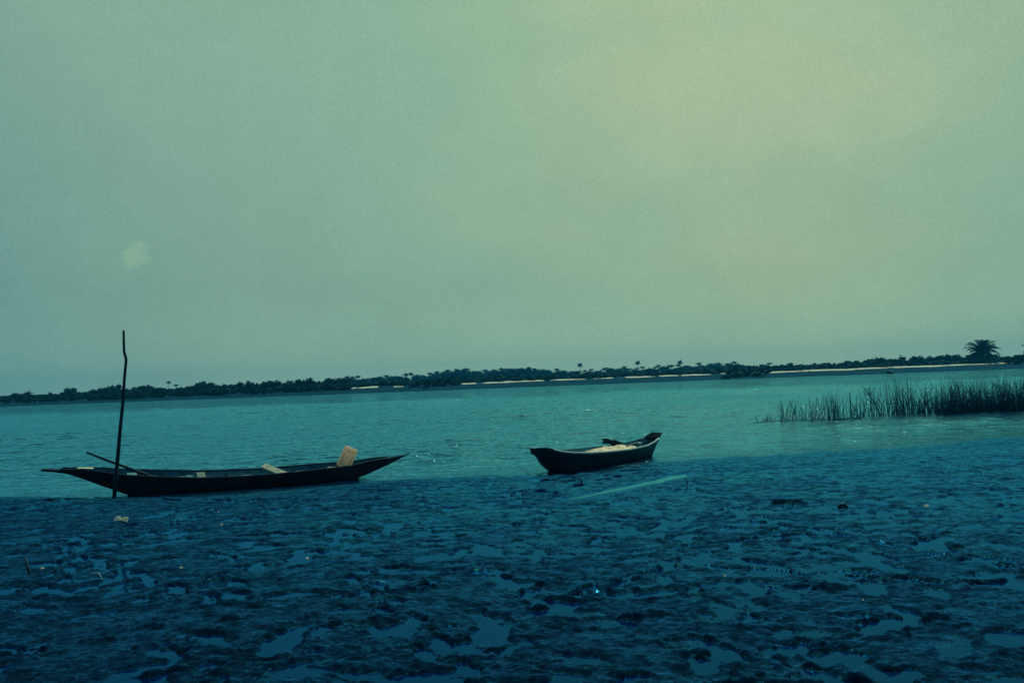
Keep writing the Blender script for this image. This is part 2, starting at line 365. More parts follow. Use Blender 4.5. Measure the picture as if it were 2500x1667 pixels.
moist = np.clip(1 - (ZZ - lev) / 0.008, 0, 1) ** 1.5
moist = np.maximum(moist, np.clip(1 - (ZZ - 0.004) / np.interp(XX, [-4, 2], [0.03, 0.06]), 0, 1) * 0.8)
film = np.clip(0.35 + 2.0 * fbm(XX * 0.35 + 0.15 * YY, YY * 0.55, 200, 3, 0.6), 0, 1) * np.interp(YY, [5, 9, 12, 19], [.06, .25, .9, .9]) * np.interp(XX, [-8, -4, -1, 9], [.1, .3, 1, .85])
moist = np.maximum(moist, film * np.clip(1 - (rel - 0.003) / 0.017, 0, 1))
mud = grid_mesh('mud_flat', XX, YY, ZZ, M['mud']); tag(mud, kind='structure')
ma = mud.data.attributes.new('moist', 'FLOAT', 'POINT'); ma.data.foreach_set('value', moist.ravel().astype(np.float32))
# shallow water lying in the hollows of the flat: same slope as the flat, a little below its mean level
pu = np.linspace(-1.3, 1.3, 60); pys = np.linspace(2.5, 26, 80)
PU, PY = np.meshgrid(pu, pys); PX = PU * (PY * 0.72 + 0.6)
pud = grid_mesh('puddle_water', PX, PY, base_z(PX, PY) + wet_level(PX, PY), M['puddle']); tag(pud, kind='structure')
# slick smear left by a dragged hull, its sky sheen painted as pale colour
M['track_sheen'] = wet('drag track with painted sheen', (0.002, 0.030, 0.045), (0.014, 0.085, 0.095), (0.12, 0.7, 0.9), 0.3, 1.33, 3.0, [(30, 0.5, 0.008, (1, 1, 1))])
tl = math.sqrt(L2); tx, ty = ax / tl, ay / tl; vs = []; NS = 90
for i in range(NS + 1):
    f = i / NS; cx_, cy_ = track0.x + ax * (.02 + f * .98), track0.y + ay * (.02 + f * .98)
    w_ = (.03 + .12 * min(1, f * 1.6)) * min(1, (1 - f) * 14 + .15) * (1 + .55 * float(fbm(np.array(f * 11), np.array(.3), 230, 3)))
    o_ = .05 * float(fbm(np.array(f * 4), np.array(.7), 233, 2))
    for k in (-1, 0, 1):
        x_, y_ = cx_ - ty * (w_ * k + o_), cy_ + tx * (w_ * k + o_)
        z_ = float(base_z(np.array(x_), np.array(y_))) + float(wet_level(np.array(x_), np.array(y_)))
        vs.append((x_, y_, max(z_, 0.012) + (.008 if k == 0 else .003)))
mb = MB(); mb.add(vs, [(i * 3 + k + 1, i * 3 + k, i * 3 + 3 + k, i * 3 + 4 + k) for i in range(NS) for k in (0, 1)])
tag(mb.build('drag_track', M['track_sheen'], None, True), kind='structure')
def mud_z(x, y):
    j = int(np.clip(np.searchsorted(YS, y), 0, len(YS) - 1)); i = int(np.clip(np.searchsorted(XX[j], x), 0, len(U) - 1)); return float(ZZ[j, i])

# river
wy = np.concatenate([np.geomspace(11, 110, 760), np.geomspace(112, 300, 60)])
wu = np.concatenate([-np.geomspace(1.03, 9, 16)[::-1], np.linspace(-1, 1, 560), np.geomspace(1.03, 9, 16)])
WU, WY = np.meshgrid(wu, wy); WX = WU * (WY * 0.72 + 1.5)
gust = np.clip(0.75 + 1.1 * fbm(WX * 0.05, WY * 0.045, 140, 2), 0.25, 1.6)
WZ = gust * (0.13 * fbm(WX * 0.30, WY * 0.42, 150, 2) + 0.085 * fbm(WX * 0.75 + 0.2 * WY, WY * 1.15, 155, 2) + 0.020 * fbm(WX * 2.0 - 0.3 * WY, WY * 2.9, 160, 2))
off = WY - shore_y(WX)
WZ *= np.clip(off / 5 - 0.05, 0.08, 1) * np.clip((135 - WY) / 40, 0, 1)
tag(grid_mesh('river_water', WX, WY, WZ, M['water']), kind='structure')
bed = MB(); bed.quad((-1400, -130, -1.6), (1400, -130, -1.6), (1400, 1500, -1.6), (-1400, 1500, -1.6))
tag(bed.build('river_bed', M['bed']), kind='structure')
# far bank
D0 = 255.0
def bank_d(x): return D0 + 3.0 * np.sin(x * 0.031) + 2.0 * np.sin(x * 0.083 + 1) + 1.2 * np.sin(x * 0.21)
bx = np.linspace(-1350, 1350, 900); bd = np.concatenate([[-6, -2, 0], np.linspace(1, 80, 60), np.geomspace(84, 1150, 30)])
BX, BD = np.meshgrid(bx, bd)
PROF_D = [-6, 0, 1.5, 12, 36, 44, 70, 110, 400, 1200]; PROF_Z = [-1.0, -0.03, 0.12, 0.55, 1.42, 1.62, 2.0, 2.2, 2.8, 3.2]
BANKZ = np.interp(BD, PROF_D, PROF_Z) + np.where(BD > 2, 0.16 * fbm(BX * 0.10, BD * 0.14, 80, 3), 0)
tag(grid_mesh('far_bank', BX, BD + bank_d(BX), BANKZ, M['bank']), kind='structure')
def bank_z(x, y): return float(np.interp(y - bank_d(np.array(x)), PROF_D, PROF_Z))
# strips of pale sand along the top of the far mud slope (photo columns, start and end, offset and width in metres)
def sand_strip(u0, u1, d0, w, seed):
    x0, x1 = at_y(u0, horizon(u0), D0 + d0).x, at_y(u1, horizon(u1), D0 + d0).x
    n = max(10, int((x1 - x0) / 0.7)); mb = MB()
    vs = []; 
    for i in range(n + 1):
        x = x0 + (x1 - x0) * i / n; e = math.sin(math.pi * i / n) ** 0.4
        n1 = float(fbm(np.array(x * 0.12), np.array(seed * 3.1), 90, 3)); n2 = float(fbm(np.array(x * 0.25), np.array(seed * 5.7), 95, 3))
        yb = float(bank_d(np.array(x))) + d0 + 4.5 * n1; yt = yb + max(0.05, 1.05 * w * e * (1 + 2.2 * n2))
        for k in range(5):
            y = yb + (yt - yb) * k / 4
            vs.append((x, y, bank_z(x, y) + 0.20 + 0.28 * math.sin(math.pi * k / 4)))
    fs = [(i * 5 + k, (i + 1) * 5 + k, (i + 1) * 5 + k + 1, i * 5 + k + 1) for i in range(n) for k in range(4)]
    mb.add(vs, fs); return tag(mb.build('sandbank', M['sand'], smooth=True), kind='structure')
for i, a in enumerate([(845, 925, 32, 13), (968, 992, 34, 8), (1128, 1165, 36, 9), (1172, 1262, 34, 13), (1258, 1330, 36, 10), (1345, 1430, 38, 9), (1450, 1500, 39, 7), (1515, 1600, 38, 10), (1612, 1660, 39, 9), (1668, 1740, 38, 8),
                       (1775, 1822, 40, 10), (1862, 1965, 33, 11), (1955, 2085, 34, 15), (2075, 2180, 37, 10), (2190, 2320, 36, 16), (2300, 2400, 39, 11), (2408, 2475, 40, 9)]):
    sand_strip(*a, i)

# ------------------------------------------------------------------ far vegetation
def leaf_cloud(seed, n=900, leaf=0.11, lobes=9, flat=0.8):
    """unit bush: about 1 high, 1.3 wide, standing on z = 0"""
    r = random.Random(seed); mb = MB(); L = []
    for k in range(lobes):
        a = r.random() * 6.28; rad = r.random() ** .5 * 0.48; z = r.uniform(0.18, 0.82) * (1 - 0.4 * rad)
        L.append((math.cos(a) * rad, math.sin(a) * rad, z, r.uniform(0.14, 0.30)))
    for k in range(n):
        x, y, z, q = r.choice(L)
        d = Vector((r.gauss(0, 1), r.gauss(0, 1), r.gauss(0, 1))).normalized() * q * r.random() ** 0.4 * (1.45 if r.random() < .18 else 1.0)
        p = Vector((x, y, z)) + Vector((d.x, d.y, d.z * flat))
        if p.z < 0: p.z = r.random() * 0.1
        a = Vector((r.gauss(0, 1), r.gauss(0, 1), r.gauss(0, .7))).normalized(); b = a.cross(Vector((r.gauss(0, 1), r.gauss(0, 1), r.gauss(0, 1)))).normalized()
        s_ = leaf * r.uniform(0.5, 1.3)
        mb.add([p - a * s_, p + b * s_ * 0.6, p + a * s_, p - b * s_ * 0.6], [(0, 1, 2, 3)])
    return mb
def frond(mb, r, base, az, up, length, width, seg=7, leaflets=True, droop=1.0):
    d = Vector((math.cos(az), math.sin(az), 0)); p = Vector(base); el = up
    side = Vector((-math.sin(az), math.cos(az), 0)); pts = []
    for i in range(seg + 1):
        pts.append(p.copy()); p = p + (d * math.cos(el) + Vector((0, 0, math.sin(el)))) * (length / seg); el -= droop * (1.5 / seg) * (0.5 + i / seg)
    for i in range(seg):
        t = (i + 0.5) / seg; w = width * (min(1, t * 4 + .1) * (1 - .45 * t) if leaflets else math.sin(math.pi * min(1, t * 0.92 + 0.08)) ** 0.6)
        a, b = pts[i], pts[i + 1]
        for s_ in (-1, 1):
            for q in range(3 if leaflets else 1):
                c0 = a.lerp(b, q / 3 if leaflets else 0); c1 = a.lerp(b, q / 3 + 0.5 if leaflets else 1.0)
                tip = c1 + side * s_ * w * r.uniform(.75, 1.15) + (b - a) * r.uniform(.4, 1.2) - Vector((0, 0, w * r.uniform(.15, .8)))
                mb.add([c0, c1, tip], [(0, 1, 2)])
                if leaflets: mb.add([c0, c1.lerp(tip, .5) + Vector((0, 0, .1 * w)), tip], [(0, 1, 2)])
                if not leaflets:
                    tip0 = c0 + side * s_ * w * r.uniform(.75, 1.05) + (b - a) * .5 - Vector((0, 0, w * .5)); mb.add([c0, tip, tip0], [(0, 1, 2)])
    mb.tube(pts, [0.05 * length / 5 * (1 - 0.85 * i / seg) for i in range(seg + 1)], 4, False)
def far_palm(seed, h=11.0):
    r = random.Random(seed); root = thing('palm_tree', 'hazy palm in the treeline beyond the far sandbank', 'palm tree', group='palms in the far treeline')
    tb = MB(); lean = r.uniform(-.8, .8)
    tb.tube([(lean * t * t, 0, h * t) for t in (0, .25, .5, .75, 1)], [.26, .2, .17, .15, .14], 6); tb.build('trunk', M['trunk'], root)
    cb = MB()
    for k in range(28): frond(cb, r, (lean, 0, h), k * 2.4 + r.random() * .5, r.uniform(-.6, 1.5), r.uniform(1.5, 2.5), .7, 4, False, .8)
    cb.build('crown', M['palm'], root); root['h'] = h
    return root
ENV = [(-400, 968), (0, 961), (90, 959), (165, 955), (175, 949), (190, 954), (280, 943), (300, 945), (340, 944), (350, 939), (370, 943), (430, 940), (500, 937), (530, 933), (600, 934), (700, 929),
       (800, 925), (900, 921), (1000, 917), (1011, 913), (1030, 917), (1100, 905), (1200, 905), (1260, 898), (1350, 905), (1417, 908), (1500, 899), (1600, 896), (1660, 893), (1740, 888),
       (1790, 887), (1815, 896), (1870, 891), (1930, 885), (2000, 885), (2100, 877), (2200, 873), (2300, 867), (2380, 865), (2500, 863), (2900, 850)]
def env(u): return float(np.interp(u, [e[0] for e in ENV], [e[1] for e in ENV]))
def top_z(u, v, Y): return at_y(u, v, Y).z
bush_protos = []
for s_ in range(6):
    me = leaf_cloud(100 + s_).mesh('bush', M['bush']); bush_protos.append(me)
def bush(u, Y, vtop, wide, label, group, name='bush', cat='bush', me=None):
    p = at_y(u, horizon(u), Y); g = bank_z(p.x, Y) - 0.1; h = max(0.5, top_z(u, vtop, Y) - g)
    o = link(name, me or rng.choice(bush_protos)); o.location = (p.x, Y, g); k = h / 0.90
    o.scale = (k * wide, k * wide, k); o.rotation_euler.z = rng.random() * 6.28
    return tag(o, label, cat, group)
u = -120
while u < 850:                                         # scrub along the west part of the far bank
    bush(u, rng.uniform(292, 318), env(u) + rng.uniform(-2, 7), rng.uniform(.7, 1.4), 'dark rounded bush in the low scrub behind the bare mud bank', 'bushes behind the bare mud bank')
    bush(u + 7, rng.uniform(276, 288), env(u) + rng.uniform(9, 14), rng.uniform(1.0, 1.7), 'low dark shrub at the upper edge of the bare mud bank', 'shrubs at the edge of the bare mud bank')
    u += rng.uniform(15, 23)
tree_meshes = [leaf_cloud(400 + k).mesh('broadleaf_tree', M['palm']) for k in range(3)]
u = 800; alt = 0; foot = MB(); foot_src = [leaf_cloud(300 + k, 420, .14) for k in range(3)]
while u < 1880:                                        # scrub behind the middle sand strips, palm wood behind it
    alt += 1
    if alt % 2: bush(u, rng.uniform(316, 330), horizon(u) - rng.uniform(6, 13), rng.uniform(1.5, 2.2), 'dark bush directly behind the pale sand strip', 'bushes behind the sand strips')
    bush(u + 6, rng.uniform(520, 600), env(u) + rng.uniform(-2, 7), rng.uniform(.8, 1.3), 'hazy blue broadleaf tree among the far palms', 'broadleaf trees among the far palms', 'broadleaf_tree', 'tree', tree_meshes[alt % 3])
    if alt % 2:
        Y = rng.uniform(430, 480); p = at_y(u, horizon(u), Y); g = bank_z(p.x, Y); h = (top_z(u, horizon(u) - rng.uniform(12, 18), Y) - g) / .9; mbs = rng.choice(foot_src)
        foot.add([(p.x + v[0] * h * 2, Y + v[1] * h * 2, g + v[2] * h) for v in mbs.v], mbs.f)
    u += rng.uniform(11, 16)
u = 1800
while u < 2640:                                        # scrub east of the headland
    bush(u, rng.uniform(322, 350), env(u) + rng.uniform(-2, 6), rng.uniform(.7, 1.4), 'dark blue bush in the scrub above the long sand strip', 'bushes above the long sand strip')
    bush(u + 7, rng.uniform(306, 318), horizon(u) - rng.uniform(7, 14), rng.uniform(1.2, 1.8), 'low dark shrub rooted at the back of the long sand strip', 'shrubs at the back of the long sand strip')
    u += rng.uniform(13, 21)
u = -260                                               # low scrub that closes the gaps along the whole bank
while u < 2760:
    for Y, f in ((rng.uniform(322, 345), .72), (rng.uniform(300, 318), .45)):
        if 830 < u < 1890 and Y < 320: continue
        p = at_y(u, horizon(u), Y); g = bank_z(p.x, Y) - .1; vt = horizon(u) - (horizon(u) - env(u)) * f * (1.0 if u < 800 or u > 1880 else .55) - rng.uniform(-2, 2)
        h = max(.4, (top_z(u, vt, Y) - g)) / .9; mbs = rng.choice(foot_src)
        foot.add([(p.x + v[0] * h * 2.2, Y + v[1] * h * 2, g + v[2] * h) for v in mbs.v], mbs.f)
    u += rng.uniform(7, 11)
tag(foot.build('undergrowth', M['bush']), 'low dark undergrowth filling the gaps along the far bank', None, None, 'stuff')
for u, Y, v, w in ((985, 285, 931, 1.5), (1020, 281, 928, 1.6), (1052, 284, 922, 1.6), (1085, 282, 921, 1.4), (1110, 286, 927, 1.5), (1000, 270, 944, 1.8), (1040, 268, 941, 2.2)):
    bush(u, Y, v, w, 'bush of the dark clump that juts over the mud between two sand strips', 'clump jutting over the mud between sand strips')
for u, Y, v, w in ((1790, 272, 906, 2.2), (1815, 276, 899, 1.6), (1838, 280, 896, 1.5), (1858, 279, 893, 1.4), (1850, 268, 908, 2.4), (1775, 264, 914, 2.4)):
    bush(u, Y, v, w, 'bush of the black headland clump close to the waterline', 'bushes of the headland clump')
for u, Y, v, w in ((2465, 292, 868, 1.2), (2490, 288, 866, 1.3), (2520, 286, 862, 1.4)):
    bush(u, Y, v, w, 'black bush closing the eastern end of the long sand strip', 'black bushes at the end of the sand strip')
bush(175, 330, 944, .9, 'flat topped tree standing clear of the scrub, west of the mooring pole', None, 'scrub_tree', 'tree')
bush(285, 316, 939, 1.0, 'dense domed bush rising above the scrub just behind the mooring pole', None)
bush(352, 314, 936, 1.0, 'square topped tall bush rising from the scrub just east of the mooring pole', None)
bush(500, 330, 930, 1.2, 'flat crowned bush on the skyline above the middle of the long canoe', None)
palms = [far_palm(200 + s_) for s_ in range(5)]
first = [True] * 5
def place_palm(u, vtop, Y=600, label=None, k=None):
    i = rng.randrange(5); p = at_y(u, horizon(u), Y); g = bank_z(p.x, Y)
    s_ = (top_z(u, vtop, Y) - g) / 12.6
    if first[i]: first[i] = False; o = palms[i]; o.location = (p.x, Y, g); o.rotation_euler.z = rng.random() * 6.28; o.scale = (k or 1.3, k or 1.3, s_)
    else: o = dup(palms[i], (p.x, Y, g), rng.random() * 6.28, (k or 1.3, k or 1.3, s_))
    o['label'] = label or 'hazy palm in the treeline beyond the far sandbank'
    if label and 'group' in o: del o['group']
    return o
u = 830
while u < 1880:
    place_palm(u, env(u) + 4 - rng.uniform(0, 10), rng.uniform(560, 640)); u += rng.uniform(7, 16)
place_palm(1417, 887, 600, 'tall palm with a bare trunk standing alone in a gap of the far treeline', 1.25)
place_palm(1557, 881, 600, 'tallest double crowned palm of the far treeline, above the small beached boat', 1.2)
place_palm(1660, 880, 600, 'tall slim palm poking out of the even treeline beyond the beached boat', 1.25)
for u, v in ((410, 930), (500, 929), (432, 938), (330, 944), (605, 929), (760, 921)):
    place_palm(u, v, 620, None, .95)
# big oil palm on the east bank
def oil_palm(u, vbase_y, Y, crown_v, spread, label, seed):
    r = random.Random(seed); p = at_y(u, horizon(u), Y); g = bank_z(p.x, Y)
    ch = top_z(u, crown_v, Y) - g
    root = thing('oil_palm', label, 'palm tree', (p.x, Y, g))
    tb = MB(); n = 10
    tb.tube([(0.05 * math.sin(i), 0, ch * i / n) for i in range(n + 1)], [0.62 + 0.10 * (i % 2) for i in range(n + 1)], 10)
    tb.build('trunk', M['trunk'], root)
    cb = MB()
    for k in range(46):
        e = r.uniform(-.35, 1.5); a = k * 2.39996 + r.uniform(-.2, .2)
        frond(cb, r, (0, 0, ch), a, e, spread * r.uniform(.85, 1.05), 1.6, 14, True, 1.15 - .25 * max(0, e))
    cb.build('crown', M['palm'], root); return root
oil_palm(2399, 870, 300, 861, 6.4, 'big oil palm with arching fronds standing alone above the eastern scrub', 5)
oil_palm(2548, 870, 300, 852, 7.0, 'oil palm whose frond tips just reach into the eastern edge of the view', 9)

# ------------------------------------------------------------------ boats
def hull_mesh(st, thick=0.035, n=7):
    """st: (x, y_centre, z_keel, z_near, z_far, half_beam, half_bottom); near side is -y"""
    mb = MB(); ro, ri = [], []
    for x, yc, zk, zn, zf, hb, hk in st:
        def prof(off, lift):
            out = []
            for k in range(-n, n + 1):
                q = abs(k) / n; zs = zn if k < 0 else zf if k > 0 else (zn + zf) / 2
                sgn = (k > 0) - (k < 0)
                if q < 0.45: y = hk * (q / 0.45); z = zk + 0.03 * (q / 0.45) ** 2 * min(1, hb * 3)
                else:
                    t = (q - 0.45) / 0.55; y = hk + (hb - hk) * t ** 0.8; z = zk + 0.03 * min(1, hb * 3) + (zs - zk - 0.03 * min(1, hb * 3)) * t
                y = max(y - off * min(1, q * 2), 0.0); z = z + lift * (1 - min(1, max(0, (q - 0.45) / 0.55)))
                out.append((x, yc + sgn * y, min(z, max(zn, zf))))
            return out
        t_ = min(thick, hb * 0.6, (max(zn, zf) - zk) * 0.4)
        ro.append(prof(0, 0)); ri.append(prof(t_, t_))
    w = 2 * n + 1; ns = len(st)
    vs = [v for r_ in ro for v in r_] + [v for r_ in ri for v in r_]; o = ns * w; fs = []
    for i in range(ns - 1):
        for k in range(w - 1):
            fs.append((i * w + k, (i + 1) * w + k, (i + 1) * w + k + 1, i * w + k + 1)); fs.append((o + i * w + k, o + i * w + k + 1, o + (i + 1) * w + k + 1, o + (i + 1) * w + k))
        for k in (0, w - 1):
            a = (i * w + k, o + i * w + k, o + (i + 1) * w + k, (i + 1) * w + k); fs.append(a if k == 0 else a[::-1])
    for i in (0, ns - 1):
        for k in range(w - 1): fs.append((i * w + k, i * w + k + 1, o + i * w + k + 1, o + i * w + k))
    mb.add(vs, fs); mb.inner = [i for i, f in enumerate(fs) if min(f) >= o]; return mb
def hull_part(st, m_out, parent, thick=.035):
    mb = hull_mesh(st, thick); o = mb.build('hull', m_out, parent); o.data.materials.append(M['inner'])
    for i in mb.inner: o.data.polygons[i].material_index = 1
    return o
class Frame:
    """a boat's own frame: x along the hull, y away from the shore"""
    def __init__(s, A, B, off):
        d = (B - A); d.z = 0; s.ex = d.normalized(); s.ey = Vector((-s.ex.y, s.ex.x, 0)); s.o = Vector((A.x, A.y, 0)) + s.ey * off; s.rz = math.atan2(s.ex.y, s.ex.x)
    def hit(s, u, v, y=0.0):                             # photo pixel -> (x, z) on the lengthwise plane at local y
        d = ray(u, v); p0 = s.o + s.ey * y; k = (p0 - CP).dot(s.ey) / d.dot(s.ey); q = CP + d * k - s.o
        return q.dot(s.ex), q.z
    def pt(s, u, v, y): x, z = s.hit(u, v, y); return Vector((x, y, z))
    def world(s, p): return s.o + s.ex * p[0] + s.ey * p[1] + Vector((0, 0, p[2]))
def lerp_tab(tab, u, k): return float(np.interp(u, [t[0] for t in tab], [t[k] for t in tab]))

# long canoe
A, B = at_z(305, 1212, 0.0), at_z(870, 1173, 0.0)
FC = Frame(A, B, 0.42)
TOPC = [(99, 1145), (130, 1146), (160, 1148), (200, 1149), (240, 1153), (300, 1161), (350, 1164), (400, 1166), (480, 1168), (560, 1166), (640, 1161), (720, 1154), (800, 1145), (860, 1138), (900, 1128), (950, 1119), (985, 1111), (1000, 1106.5)]
BOTC = [(99, 1151), (130, 1153.5), (160, 1157), (200, 1171), (240, 1187), (300, 1209), (350, 1213), (400, 1213), (480, 1212), (560, 1208), (640, 1200), (720, 1191), (800, 1182), (860, 1174), (900, 1158), (950, 1134), (985, 1115), (1000, 1108.5)]
HBC = [(99, .10), (160, .13), (200, .20), (240, .30), (300, .42), (400, .52), (560, .55), (720, .52), (800, .45), (860, .34), (900, .24), (950, .12), (985, .05), (1000, .02)]
canoe = thing('dugout_canoe', 'long low black canoe with pointed upswept ends, moored behind the tall bent pole', 'canoe', FC.o, FC.rz)
stc = []
us = sorted(set([t[0] for t in TOPC] + list(range(110, 1000, 18))))
for u in us:
    hb = lerp_tab(HBC, u, 1); x, zn = FC.hit(u, lerp_tab(TOPC, u, 1), -hb); _, zk = FC.hit(u, lerp_tab(BOTC, u, 1), -hb * .6)
    far_lift = 2 * hb * 0.045
    stc.append((x, 0, max(zk, -0.05) if 300 <= u <= 870 else zk, zn, zn + far_lift, hb, hb * 0.62))
def zsheer(st, x, k=3): return float(np.interp(x, [s_[0] for s_ in st], [s_[k] for s_ in st]))
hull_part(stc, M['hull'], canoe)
def gunwale(st, side, x0, x1, r0, mat, parent):
    k = 3 if side < 0 else 4; mb = MB(); pts = [(s_[0], side * (s_[5] - .012), s_[k] + .008) for s_ in st if x0 <= s_[0] <= x1]
    mb.tube(pts, r0, 6); return mb.build('gunwale', mat, parent, True)
xa, xb = stc[4][0], stc[-6][0]
gunwale(stc, -1, xa, xb, .022, M['hull'], canoe); gunwale(stc, 1, xa, xb, .022, M['hull'], canoe)
def thwart(st, x, w, mat, parent, drop=.05, th=.03, tilt=0):
    hb = float(np.interp(x, [s_[0] for s_ in st], [s_[5] for s_ in st])); z0, z1 = zsheer(st, x, 3) - drop, zsheer(st, x, 4) - drop
    mb = MB(); L = 2 * hb * .70; a = math.atan2(z1 - z0, 2 * hb)
    mb.box((x, 0, (z0 + z1) / 2), (w, L, th), Matrix.Rotation(a, 3, 'X') @ Matrix.Rotation(tilt, 3, 'Y')); return mb.build('thwart', mat, parent)
for u in (350, 445, 600, 735, 800):
    thwart(stc, FC.hit(u, 1160)[0], .20, M['wood'], canoe, .10)
dk = MB(); xs = [s_ for s_ in stc if FC.hit(182, 1150)[0] <= s_[0] <= FC.hit(226, 1150)[0]]
for i in range(len(xs) - 1):
    a, b = xs[i], xs[i + 1]; q = .75  # pale strip over the far part of the end only
    A4 = [(a[0], a[5] * .15, (a[3] + a[4]) / 2 + .012), (b[0], b[5] * .15, (b[3] + b[4]) / 2 + .012), (b[0], b[5] * q, b[4] + .012), (a[0], a[5] * q, a[4] + .012)]
    vs = [(x_, y_, z_ + .010) for x_, y_, z_ in A4] + A4
    dk.add(vs, [(0, 1, 2, 3), (7, 6, 5, 4), (0, 4, 5, 1), (2, 6, 7, 3)] + ([(3, 7, 4, 0)] if i == 0 else []) + ([(1, 5, 6, 2)] if i == len(xs) - 2 else []))
o = dk.build('end_deck', M['pale'], canoe); o['label'] = 'pale deck strip on the blunt end'
for u in range(330, 880, 55):                              # bent ribs inside
    x = FC.hit(u, 1160)[0]; hb = float(np.interp(x, [s_[0] for s_ in stc], [s_[5] for s_ in stc])); z0 = zsheer(stc, x, 2); mb = MB()
    pts = []
    for k in range(-6, 7):
        q = k / 6; zs = zsheer(stc, x, 3 if k < 0 else 4); y = q * (hb - .05); z = z0 + .05 + (zs - z0 - .07) * max(0, (abs(q) - .55) / .45); pts.append((x, y, z))
    mb.tube(pts, .02, 5); mb.build('rib', M['wood'], canoe)
def wbuild(mb, name, mat, F, label, cat, smooth=False, group=None):
    o = mb.build(name, mat, None, smooth); o.location = F.o; o.rotation_euler.z = F.rz; return tag(o, label, cat, group)
# punting stick resting across the canoe
mb = MB(); a, b = FC.pt(212, 1104, -.05), FC.pt(372, 1164, -.42)
c = b + (b - a) * .12; c.z = max(c.z, b.z - .02); c.y = min(c.y, b.y); mb.tube([a, a.lerp(b, .33) - Vector((0, 0, .008)), a.lerp(b, .66), b, c], [.024, .028, .031, .033, .033], 8)
wbuild(mb, 'punt_stick', M['wood'], FC, 'thin dark stick slanting up out of the long canoe behind the mooring pole', 'stick', True)
# pale square board leaning inside the canoe
mb = MB(); q = [FC.pt(480, 1153, .10), FC.pt(500, 1152, .10), FC.pt(504, 1172, .0), FC.pt(483, 1172, .0)]
nrm = (q[1] - q[0]).cross(q[3] - q[0]).normalized() * .03
mb.add(q + [x + nrm for x in q], [(0, 1, 2, 3), (7, 6, 5, 4), (0, 4, 5, 1), (1, 5, 6, 2), (2, 6, 7, 3), (3, 7, 4, 0)])
wbuild(mb, 'board', M['litter'], FC, 'small pale square board leaning inside the middle of the long canoe', 'board')
mb = MB(); q = [FC.pt(310, 1154, .12), FC.pt(333, 1153, .12), FC.pt(336, 1164, .0), FC.pt(311, 1163, .0)]
mb.add(q + [x + nrm for x in q], [(0, 1, 2, 3), (7, 6, 5, 4), (0, 4, 5, 1), (1, 5, 6, 2), (2, 6, 7, 3), (3, 7, 4, 0)])
wbuild(mb, 'board', M['glass'], FC, 'greenish wet board lying in the canoe under the slanting stick', 'board')
mb = MB(); q = [FC.pt(455, 1159, .20), FC.pt(470, 1159, .20), FC.pt(474, 1170, .12), FC.pt(460, 1170, .12)]
mb.add(q + [x + nrm for x in q], [(0, 1, 2, 3), (7, 6, 5, 4), (0, 4, 5, 1), (1, 5, 6, 2), (2, 6, 7, 3), (3, 7, 4, 0)])
wbuild(mb, 'rag', M['glass'], FC, 'small greenish rag beside the pale square board in the long canoe', 'rag')
# pale plank sticking up over the gunwale
mb = MB(); a, b = FC.pt(643, 1136, .12), FC.pt(697, 1158, -.30); dirv = (b - a).normalized()
qm = dirv.to_track_quat('X', 'Z').to_matrix(); mb.box((a + b) / 2, ((b - a).length, .14, .035), qm @ Matrix.Rotation(.55, 3, 'X'))
wbuild(mb, 'plank', M['pale'], FC, 'pale plank end jutting up over the far side of the long canoe', 'plank')
mb = MB(); a, b = FC.pt(690, 1157, -.34), FC.pt(721, 1153, -.40); mb.tube([a, a.lerp(b, .5) + Vector((0, 0, .006)), b], [.02, .022, .016], 6)
wbuild(mb, 'driftwood', M['pale'], FC, 'short pale driftwood piece on the gunwale beside the pale plank', 'driftwood')
# jerrycan standing upside down in the canoe, tipped to one side
cc = FC.pt(847.5, 1117, .10); sc_ = (cc.y * 0 + (FC.world(cc) - CP).length) / F_PX
jw, jh, jd = 33 * sc_, 50 * sc_, 24 * sc_
def rounded_box(mb, w, h, d, r, seg=4):
    bm = bmesh.new(); bmesh.ops.create_cube(bm, size=1.0)
    for v in bm.verts: v.co = Vector((v.co.x * w, v.co.y * d, v.co.z * h))
    bmesh.ops.bevel(bm, geom=list(bm.edges), offset=r, segments=seg, profile=.6, affect='EDGES')
    bm.verts.ensure_lookup_table(); bm.verts.index_update()
    mb.add([v.co.copy() for v in bm.verts], [[v.index for v in f.verts] for f in bm.faces]); bm.free()
can = thing('jerrycan', 'cream plastic jerrycan leaning in the pointed end of the long canoe', 'jerrycan', FC.world(cc), 0)
can.rotation_euler = (Matrix.Rotation(FC.rz, 3, 'Z') @ Matrix.Rotation(R(26.5), 3, 'Y') @ Matrix.Rotation(R(-10), 3, 'X')).to_euler()
mb = MB(); rounded_box(mb, jw, jh, jd, jw * .17); mb.build('body', M['plastic'], can, True)
mb = MB()                                                   # raised ribs of the side panel
for zc in (-.05,):
    w_, h_ = jw * .30, jh * .34; pts = [(-w_, h_), (w_, h_), (w_, -h_), (-w_, -h_)]
    for (ax_, az_), (bx_, bz_) in zip(pts, pts[1:] + pts[:1]):
        mb.tube([(ax_, -jd / 2 - .002, az_ + zc * jh), (bx_, -jd / 2 - .002, bz_ + zc * jh)], .011, 6)
mb.build('panel_rib', M['plastic'], can, True)
mb = MB(); mb.tube([(-jw * .28, 0, -jh * .49), (-jw * .26, 0, -jh * .57), (jw * .1, 0, -jh * .57), (jw * .14, 0, -jh * .49)], .02, 8); mb.build('handle', M['plastic'], can, True)
mb = MB(); mb.tube([(jw * .3, 0, -jh * .48), (jw * .3, 0, -jh * .56)], .028, 10); mb.build('cap', M['hull'], can)
mb = MB(); mb.tube([FC.pt(800, 1141, .2), FC.pt(812, 1142, .1), FC.pt(826, 1141, .05)], [.02, .03, .02], 6)
wbuild(mb, 'driftwood', M['pale'], FC, 'pale strip of wood lying at the foot of the jerrycan', 'driftwood')
